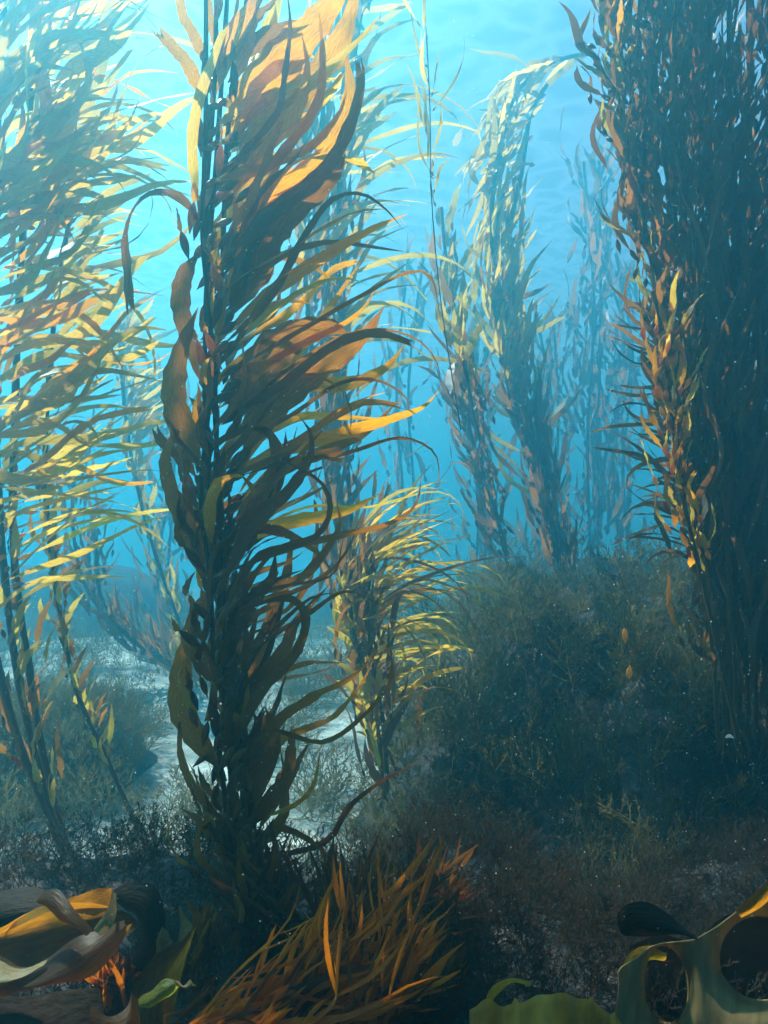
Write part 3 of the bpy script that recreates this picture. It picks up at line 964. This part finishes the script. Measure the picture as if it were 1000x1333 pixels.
BUSH = [
    ('feathery seaweed bush at the left end of the reef slope, against bright water', 590, 900, 3.9, .34, 22, 'algae'),
    ('pale feathery seaweed rising beside the sand gap, right of the nearest tall kelp', 480, 1030, 3.1, .34, 20, 'algae'),
    ('tall feathery seaweed crowning the reef slope under the arching kelp', 690, 830, 4.3, .36, 22, 'algae'),
    ('dark feathery seaweed bush in the middle of the reef slope', 720, 960, 3.6, .34, 20, 'algae'),
    ('feathery seaweed bush under the two hanging floats', 830, 960, 3.7, .34, 20, 'algae'),
    ('feathery seaweed bush at the foot of the massive dark kelp', 925, 940, 3.4, .34, 20, 'algae'),
    ('small yellow seaweed tuft beside a pale stone on the reef slope', 610, 1075, 2.9, .17, 14, 'yturf'),
    ('small yellow seaweed tuft high on the reef slope', 822, 800, 4.2, .22, 14, 'yturf'),
    ('golden seaweed tuft growing on the reef crest below the arching kelp', 745, 800, 4.2, .20, 14, 'yturf'),
    ('feathery seaweed bush on top of the left reef mound', 120, 960, 4.3, .32, 20, 'algae'),
    ('feathery seaweed bush at the right end of the left reef mound', 190, 1080, 3.7, .30, 20, 'algae'),
    ('feathery seaweed bush at the far left corner of the left reef mound', 20, 1020, 4.0, .34, 20, 'algae'),
    ('low feathery seaweed beside the bull kelp, at the ledge edge', 240, 1140, 2.5, .18, 16, 'algae'),
    ('big shaggy seaweed bush on the crest of the reef slope, below the thin kelp strand', 650, 860, 4.6, .44, 26, 'algae'),
    ('shaggy seaweed bush low at the left end of the reef slope, before bright sand', 540, 980, 3.4, .36, 24, 'algae'),
    ('shaggy seaweed bush on the reef crest beside the foot of the massive dark kelp', 850, 830, 4.6, .42, 24, 'algae'),
    ('dark bushy seaweed on the low far mound behind the nearest tall kelp', 400, 930, 6.9, .45, 22, 'algae'),
    ('weedy bush at the near end of the sand gap, behind the near kelp foot', 395, 1090, 3.2, .26, 20, 'algae'),
    ('pale edged seaweed bush standing in the sand gap right of the nearest kelp stem', 415, 1010, 4.3, .36, 22, 'algae'),
    ('dark seaweed bush growing at the far side of the sand gap', 350, 960, 5.4, .40, 20, 'algae'),
    ('low spreading seaweed bush on sand left of the nearest kelp foot', 255, 1040, 4.2, .26, 18, 'algae'),
    ('rust tinted feathery weed standing above the holed bull kelp', 905, 1180, 2.2, .13, 12, 'turf'),
    ('greyish feathery seaweed just above the rubble on the right', 720, 1130, 2.7, .22, 18, 'algae'),
]
for lab, px, py, d, r, n_, mt in BUSH:
    p = P(px, py, d)
    z = max(z_slope(p.x, p.y), z_left(p.x, p.y), z_ledge(p.x, p.y), z_sand(p.x, p.y))
    bush(lab, p.x, p.y, z, r, n_, mt)


# ------------------------------------------------------------------ fleshy algae in front: sunlit fronds coloured orange, shaded ones red brown
def clump(label, base, n, a, sa, L, w, mats, dy=0.0, name='fleshy_algae', group=None, nfork=2, sdx=30):
    bx, by, d = base
    b0 = P(*base)
    root = empty(name, b0, label, 'seaweed', group)
    px = m2p(d)
    for k in range(n):
        u = (k + rnd.random()) / n
        ang = lerp2(a, u) + rnd.gauss(0, sa)
        p = b0 + Vector((lerp2((-sdx, sdx), 1 - u) * px + rnd.gauss(0, 8 * px), rnd.gauss(0, 18 * px), rnd.gauss(0, 8 * px)))
        LL = rnd.uniform(*L) * px
        pts = blade_path(p, ang, ang + rnd.gauss(8, 22), LL, rnd.gauss(dy, .35), wav=.25)
        W_ = rnd.uniform(*w) * px
        prof = lambda t, q: (.35 + .65 * min(1, t / .35)) * (1 - max(0, (t - .5) / .5) ** 1.6) + .03
        mb = ribbon(pts, W_, n=9, prof=prof, tilt=rnd.gauss(0, .5), twist=rnd.gauss(0, .8), ruffle=.08, fold=.45, seed=rnd.random())
        for j in range(nfork):
            i = rnd.choice((2, 3, 4))
            q = pts[i]
            sgn = rnd.choice((-1, 1))
            fp = blade_path(q, ang + sgn * rnd.uniform(18, 38), ang + sgn * 12, LL * rnd.uniform(.25, .5), rnd.gauss(dy, .3))
            mb.add(ribbon(fp, W_ * .75, n=5, prof=prof, tilt=rnd.gauss(0, .5), fold=.45, seed=rnd.random()))
        mb.build('frond', M[rnd.choice(mats)], root, b0)
    m = MB()
    m.add(tube([b0 - Vector((0, 0, .06)), b0, b0 + Vector((.01, 0, .04))], .03, n=4, k=7, r1=.015, wob=.3))
    m.build('holdfast', M['redbrown'], root, b0)
    return root


clump('sunlit orange flame coloured fleshy algae leaning right at the bottom centre', (350, 1350, 1.28), 110, (78, 15), 8, (80, 270), (4, 11), ['orange', 'orange', 'orange', 'redbrown'], sdx=150, dy=-.05, nfork=3)
clump('orange fleshy algae tuft at the bottom edge, right of the flame coloured one', (450, 1350, 1.36), 50, (75, 15), 8, (90, 200), (7, 12), ['orange', 'redbrown'], sdx=50)
clump('shaded red brown spiky algae behind the orange tuft, right of the kelp foot', (430, 1270, 1.65), 130, (110, 10), 14, (80, 190), (5, 11), ['redbrown', 'redbrown', 'orange', 'shade'], sdx=60)
clump('dark spiky algae pointing right over the rubble', (500, 1240, 1.75), 80, (75, -5), 10, (80, 165), (7, 11), ['redbrown', 'shade'], sdx=45)
clump('spiky brown algae crowded round the foot of the nearest tall kelp', (340, 1215, 1.80), 90, (150, 20), 14, (60, 150), (7, 12), ['redbrown', 'brown', 'shade'], sdx=60)
clump('dark low algae filling the bottom centre under the orange tuft', (520, 1340, 1.45), 50, (100, 0), 12, (60, 130), (8, 13), ['shade', 'redbrown'], sdx=70)
clump('small rusty algae tuft inside the coil of bull kelp', (150, 1300, 1.42), 34, (130, 50), 12, (40, 90), (6, 10), ['orange', 'redbrown', 'redbrown'], sdx=30)
clump('brown algae sprigs between the bull kelp and the orange tuft', (262, 1260, 1.6), 34, (125, 50), 12, (40, 90), (6, 10), ['redbrown', 'brown'], sdx=30)


# ------------------------------------------------------------------ bull kelp
def sprof(t, q):
    return min(1, .5 + t * 3) * min(1, .25 + (1 - t) * 5)


def thick(o, t):
    if t <= 0:
        return o
    md = o.modifiers.new('thickness', 'SOLIDIFY')
    md.thickness = t
    md.offset = 0
    return o


def strap(root, pts, w, mat, name='strap', d=1.4, n=26, **k):
    q = [P(p[0], p[1], p[2] if len(p) > 2 else d) for p in pts]
    b0 = root.location
    mb = ribbon(q, w * m2p(d), n=n, prof=k.pop('prof', sprof), nc=7, seed=rnd.random(), ruffle=k.pop('ruf', .07), freq=k.pop('fr', 2.2), **k)
    o = mb.build(name, M[mat], root, b0)
    thick(o, .004)
    return o



def loft(root, A, B, mat, name, n=26, k=9, bulge=.0, ruf=.0018, fr=1.6, th=0):
    """a leathery sheet spanning two edge curves given as (px, py, depth)"""
    a = catmull([tuple(P(*p)) for p in A], n)
    b = catmull([tuple(P(*p)) for p in B], n)
    ph = rnd.uniform(0, 6)
    rows, uvs = [], []
    for i in range(n + 1):
        t = i / n
        row = []
        for j in range(k):
            v = j / (k - 1)
            q = a[i] * (1 - v) + b[i] * v
            w = ruf * math.sin(fr * 6.283 * t + ph + 2 * v) * (abs(v - .5) * 2) ** 2
            q = q + np.array([0, -bulge * math.sin(math.pi * v) * (.4 + .6 * math.sin(math.pi * t)) + w, w * .6])
            row.append(tuple(q))
        rows.append(row)
        uvs.append([(j / (k - 1) * .7, t * 2) for j in range(k)])
    m = MB()
    m.grid(rows, uvs)
    o = m.build(name, M[mat], root, root.location)
    thick(o, th)
    return o


root = empty('bull_kelp', P(110, 1345, 1.45), 'folded amber bull kelp with wide glossy lobes on the ledge at the bottom left', 'kelp')
loft(root, [(-40, 1225, 1.46), (0, 1208, 1.48), (45, 1184, 1.50), (110, 1176, 1.50), (165, 1186, 1.46), (182, 1204, 1.42)],
     [(-40, 1262, 1.40), (0, 1268, 1.42), (40, 1275, 1.43), (90, 1262, 1.44), (140, 1235, 1.42), (180, 1208, 1.41)], 'bull', 'back_lobe', bulge=-.05)
loft(root, [(-40, 1232, 1.34), (0, 1249, 1.33), (32, 1260, 1.32), (60, 1250, 1.32), (95, 1222, 1.33), (125, 1210, 1.34), (162, 1198, 1.37)],
     [(-40, 1300, 1.28), (0, 1300, 1.28), (40, 1288, 1.28), (85, 1278, 1.28), (122, 1268, 1.29), (150, 1240, 1.32), (172, 1203, 1.37)], 'bull', 'front_lobe', bulge=.03)
loft(root, [(-45, 1233, 1.325), (0, 1250, 1.315), (32, 1261, 1.305), (62, 1250, 1.305)],
     [(-45, 1285, 1.27), (0, 1283, 1.27), (30, 1272, 1.285), (58, 1256, 1.30)], 'bullgrey', 'pale_rim', n=16, bulge=.02)
loft(root, [(48, 1170, 1.36), (62, 1158, 1.37), (76, 1160, 1.36), (100, 1185, 1.33), (120, 1212, 1.31)],
     [(52, 1176, 1.36), (72, 1192, 1.34), (88, 1203, 1.32), (104, 1212, 1.31), (112, 1218, 1.31)], 'bull', 'short_lobe', n=14, bulge=.015)
loft(root, [(146, 1156, 1.42), (144, 1172, 1.37), (136, 1190, 1.33), (122, 1209, 1.31)],
     [(151, 1164, 1.42), (152, 1184, 1.37), (146, 1206, 1.33), (130, 1216, 1.31)], 'bullgrey', 'pale_strip', n=12, bulge=.006)
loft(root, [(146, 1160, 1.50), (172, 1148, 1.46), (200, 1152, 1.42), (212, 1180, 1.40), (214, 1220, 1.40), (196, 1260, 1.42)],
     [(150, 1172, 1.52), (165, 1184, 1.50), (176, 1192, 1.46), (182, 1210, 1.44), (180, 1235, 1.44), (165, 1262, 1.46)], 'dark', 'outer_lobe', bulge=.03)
loft(root, [(85, 1172, 1.53), (115, 1160, 1.53), (146, 1155, 1.50)], [(88, 1182, 1.53), (118, 1178, 1.53), (148, 1180, 1.50)], 'bull', 'upper_strap', n=12)
loft(root, [(-40, 1200, 1.52), (5, 1205, 1.50), (50, 1182, 1.47), (85, 1172, 1.44)], [(-40, 1216, 1.50), (5, 1214, 1.49), (50, 1192, 1.46), (86, 1178, 1.44)], 'bullolive', 'lower_strap', n=14)
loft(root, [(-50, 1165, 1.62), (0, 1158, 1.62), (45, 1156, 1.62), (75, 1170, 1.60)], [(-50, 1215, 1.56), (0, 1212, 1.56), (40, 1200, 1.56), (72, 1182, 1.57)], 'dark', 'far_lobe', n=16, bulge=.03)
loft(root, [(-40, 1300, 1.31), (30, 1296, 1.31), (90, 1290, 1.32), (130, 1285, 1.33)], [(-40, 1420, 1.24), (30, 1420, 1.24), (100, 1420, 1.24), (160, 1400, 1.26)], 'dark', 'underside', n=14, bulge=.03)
loft(root, [(118, 1310, 1.30), (140, 1322, 1.29), (165, 1312, 1.30), (172, 1288, 1.33)], [(120, 1345, 1.28), (145, 1365, 1.28), (180, 1350, 1.28), (182, 1300, 1.33)], 'bull', 'curled_tip', n=14, bulge=.02)

root = empty('bull_kelp', P(215, 1345, 1.42), 'upright bull kelp blade with pale pointed tips beside the folded amber bull kelp', 'kelp')
loft(root, [(168, 1345, 1.38), (172, 1290, 1.40), (186, 1262, 1.41), (205, 1240, 1.40), (228, 1228, 1.39), (248, 1210, 1.38)],
     [(215, 1390, 1.36), (225, 1330, 1.38), (232, 1290, 1.40), (240, 1255, 1.41), (245, 1236, 1.40), (256, 1206, 1.38)], 'bull', 'blade', bulge=.03)
loft(root, [(203, 1242, 1.385), (204, 1222, 1.385), (212, 1206, 1.39)], [(226, 1228, 1.38), (222, 1220, 1.385), (213, 1205, 1.39)], 'bullgrey', 'pale_tip', n=10, bulge=.01)
loft(root, [(232, 1228, 1.378), (235, 1200, 1.38), (232, 1180, 1.38)], [(252, 1208, 1.375), (242, 1195, 1.38), (234, 1180, 1.38)], 'bullgrey', 'pale_tip', n=10, bulge=.01)
root = empty('torn_blade', P(180, 1318, 1.28), 'yellow green torn blade lying under the upright bull kelp at the bottom', 'seaweed')
loft(root, [(180, 1301, 1.29), (195, 1290, 1.285), (212, 1277, 1.28), (226, 1273, 1.28)], [(185, 1313, 1.28), (202, 1308, 1.27), (220, 1297, 1.27), (233, 1284, 1.275)], 'lime', 'blade', n=12, bulge=.012)
loft(root, [(226, 1273, 1.278), (238, 1282, 1.275), (248, 1276, 1.275)], [(233, 1285, 1.273), (242, 1286, 1.272), (256, 1283, 1.272)], 'bullgrey', 'torn_tip', n=8, bulge=.004)

# perforated bull kelp, bottom right
root = empty('bull_kelp', P(905, 1350, 1.4), 'olive bull kelp sheet with two large dark holes at the bottom right', 'kelp')
HOLES = [(868, 1281, 28, 51, -.12), (990, 1247, 54, 56, -.1)]
TOP = [(798, 1268), (806, 1258), (830, 1246), (846, 1232), (862, 1228), (905, 1222), (935, 1205), (955, 1190), (1000, 1152), (1045, 1118)]


def top_at(px):
    for (x0, y0), (x1, y1) in zip(TOP, TOP[1:]):
        if x0 <= px <= x1:
            return y0 + (y1 - y0) * (px - x0) / (x1 - x0)
    return 9e9


m = MB()
nx, ny = 130, 90
X0, X1 = 800, 1044
idx = {}
cent = {}
for j in range(ny + 1):
    for i in range(nx + 1):
        px_ = X0 + (X1 - X0) * i / nx
        tp = top_at(px_)
        py_ = tp + (1400 - tp) * (j / ny)
        px_ += 5 * math.sin((py_ - 1240) * .04) * max(0, 1 - (px_ - X0) / 40)
        for cx, cy_, rx, ry, an in HOLES:
            dx, dy_ = px_ - cx, py_ - cy_
            u = dx * math.cos(an) + dy_ * math.sin(an)
            v = -dx * math.sin(an) + dy_ * math.cos(an)
            q = math.hypot(u / rx, v / ry)
            if .90 < q < 1.0:
                px_, py_ = cx + dx / q, cy_ + dy_ / q
        near = min(max(0, math.hypot((px_ - c_[0]) / c_[2], (py_ - c_[1]) / c_[3]) - 1) for c_ in HOLES)
        dep = 1.38 + .07 * math.exp(-near * 5) + .02 * math.sin(px_ * .03) - .0004 * (py_ - 1250)
        idx[(i, j)] = len(m.v)
        cent[(i, j)] = (px_, py_)
        m.v.append(tuple(P(px_, py_, dep)))
        m.uv.append((i / nx * 1.2, j / ny * .7))
for j in range(ny):
    for i in range(nx):
        px_ = (cent[(i, j)][0] + cent[(i + 1, j + 1)][0]) / 2
        py_ = (cent[(i, j)][1] + cent[(i + 1, j + 1)][1]) / 2
        ok = True
        for cx, cy_, rx, ry, an in HOLES:
            dx, dy_ = px_ - cx, py_ - cy_
            u = dx * math.cos(an) + dy_ * math.sin(an)
            v = -dx * math.sin(an) + dy_ * math.cos(an)
            if math.hypot(u / rx, v / ry) < .97:
                ok = False
        if ok:
            m.f.append((idx[(i, j)], idx[(i + 1, j)], idx[(i + 1, j + 1)], idx[(i, j + 1)]))
used = sorted({i for f in m.f for i in f})
mp_ = {o_: k for k, o_ in enumerate(used)}
m.v = [m.v[i] for i in used]
m.uv = [m.uv[i] for i in used]
m.f = [tuple(mp_[i] for i in f) for f in m.f]
o = m.build('perforated_sheet', M['bullgrey'], root, root.location)
sm = o.modifiers.new('smooth', 'SMOOTH')
sm.iterations = 4
sm.factor = .5
thick(o, .003)
loft(root, [(958, 1186, 1.385), (985, 1160, 1.37), (1040, 1100, 1.34)], [(966, 1196, 1.385), (1000, 1172, 1.37), (1060, 1125, 1.34)], 'bull', 'stalk', n=14, bulge=.01)
loft(root, [(802, 1195, 1.44), (812, 1178, 1.43), (835, 1174, 1.42), (865, 1186, 1.41), (890, 1206, 1.40), (908, 1220, 1.385)],
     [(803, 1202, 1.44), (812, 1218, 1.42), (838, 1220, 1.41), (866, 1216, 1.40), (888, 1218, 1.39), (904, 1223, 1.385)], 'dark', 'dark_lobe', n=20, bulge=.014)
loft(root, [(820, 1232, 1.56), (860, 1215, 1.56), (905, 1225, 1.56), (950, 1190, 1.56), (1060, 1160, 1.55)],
     [(810, 1400, 1.50), (860, 1400, 1.50), (905, 1400, 1.50), (960, 1400, 1.50), (1060, 1400, 1.50)], 'dark', 'hole_backing', n=20, bulge=-.04)  # near-black sheet added behind the holes so they look dark
loft(root, [(810, 1262, 1.45), (820, 1240, 1.44), (845, 1232, 1.44), (868, 1240, 1.45)], [(818, 1268, 1.45), (832, 1258, 1.46), (848, 1248, 1.47), (862, 1252, 1.48)], 'bullolive', 'inner_fold', n=14, bulge=.02)

root = empty('broad_blade', P(720, 1350, 1.30), 'smooth olive ruffled blade poking up at the bottom edge, left of the holed bull kelp', 'seaweed')
m = MB()
rows, uvs = [], []
for j in range(9):
    v = j / 8
    row = []
    for i in range(49):
        u = i / 48
        px_ = 612 + 205 * u
        top = 1318 - 24 * math.exp(-((u - .55) / .28) ** 2) - 14 * math.exp(-((u - .1) / .08) ** 2) + 1.5 * math.sin(u * 40) + (22 * max(0, u - .8) / .2)
        if i in (14, 37, 44):
            top -= 7
        row.append(P(px_, top + (1400 - top) * v, 1.22 - .10 * v + .025 * math.sin(u * 9)))
    rows.append(row)
    uvs.append([(u_ / 48 * .6, v * .4) for u_ in range(49)])
m.grid(rows, uvs)
thick(m.build('ruffled_blade', M['bullolive'], root, root.location), .004)
loft(root, [(625, 1325, 1.26), (638, 1290, 1.26), (662, 1272, 1.26), (692, 1280, 1.26)], [(633, 1325, 1.26), (645, 1297, 1.26), (664, 1281, 1.26), (690, 1284, 1.26)], 'bullolive', 'curled_strip', n=14)

# ------------------------------------------------------------------ small drifting things
root = empty('hanging_floats', P(816, 800, 2.9), 'two pale gas floats hanging one above the other on a thread over the reef slope', 'kelp floats')
tube([P(812, 790, 2.9), P(815, 830, 2.9), P(819, 855, 2.9), P(816, 890, 2.9)], .0015, n=10, k=4).build('thread', M['stipe'], root, root.location)
bladder(P(814, 838, 2.9), (0, 0, 1), .052, .010, 9).build('gas_float', M['gold'], root, root.location)
bladder(P(820, 866, 2.9), (-.1, 0, -1), .044, .011, 9).build('gas_float', M['gold'], root, root.location)

mb = ribbon([P(590, 190, 2.8), P(596, 180, 2.8), P(602, 166, 2.8)], .024, n=6, tilt=.3)
o = mb.build('kelp_scrap', M['pale'])
tag(o, 'small bleached scrap of kelp drifting in open water right of the near kelp', 'kelp scrap')
mb = ribbon([P(944, 960, 2.7), P(950, 958, 2.7), P(956, 961, 2.7)], .012, n=6, tilt=.3, ruffle=.3)
o = mb.build('shell_fragment', M['pale'])
tag(o, 'small white fragment lying at the foot of the massive dark kelp', 'shell fragment')

# suspended specks
m = MB()
for k in range(5200):
    d = rnd.uniform(.7, 4.5)
    px_, py_ = rnd.uniform(-30, 1030), rnd.triangular(0, 1333, 1000)
    c = P(px_, py_, d)
    s = rnd.uniform(.35, 1.0) * .00105 * (.5 + d * .4)
    o_ = len(m.v)
    for v in ((1, 0, 0), (-1, 0, 0), (0, 1, 0), (0, -1, 0), (0, 0, 1), (0, 0, -1)):
        m.v.append((c.x + v[0] * s, c.y + v[1] * s, c.z + v[2] * s * rnd.uniform(.7, 1.4)))
        m.uv.append((0, 0))
    for f in ((0, 2, 4), (2, 1, 4), (1, 3, 4), (3, 0, 4), (2, 0, 5), (1, 2, 5), (3, 1, 5), (0, 3, 5)):
        m.f.append(tuple(o_ + i for i in f))
o = m.build('drifting_specks', M['pale'])
tag(o, 'fine pale specks drifting through the water', 'specks', kind='stuff')
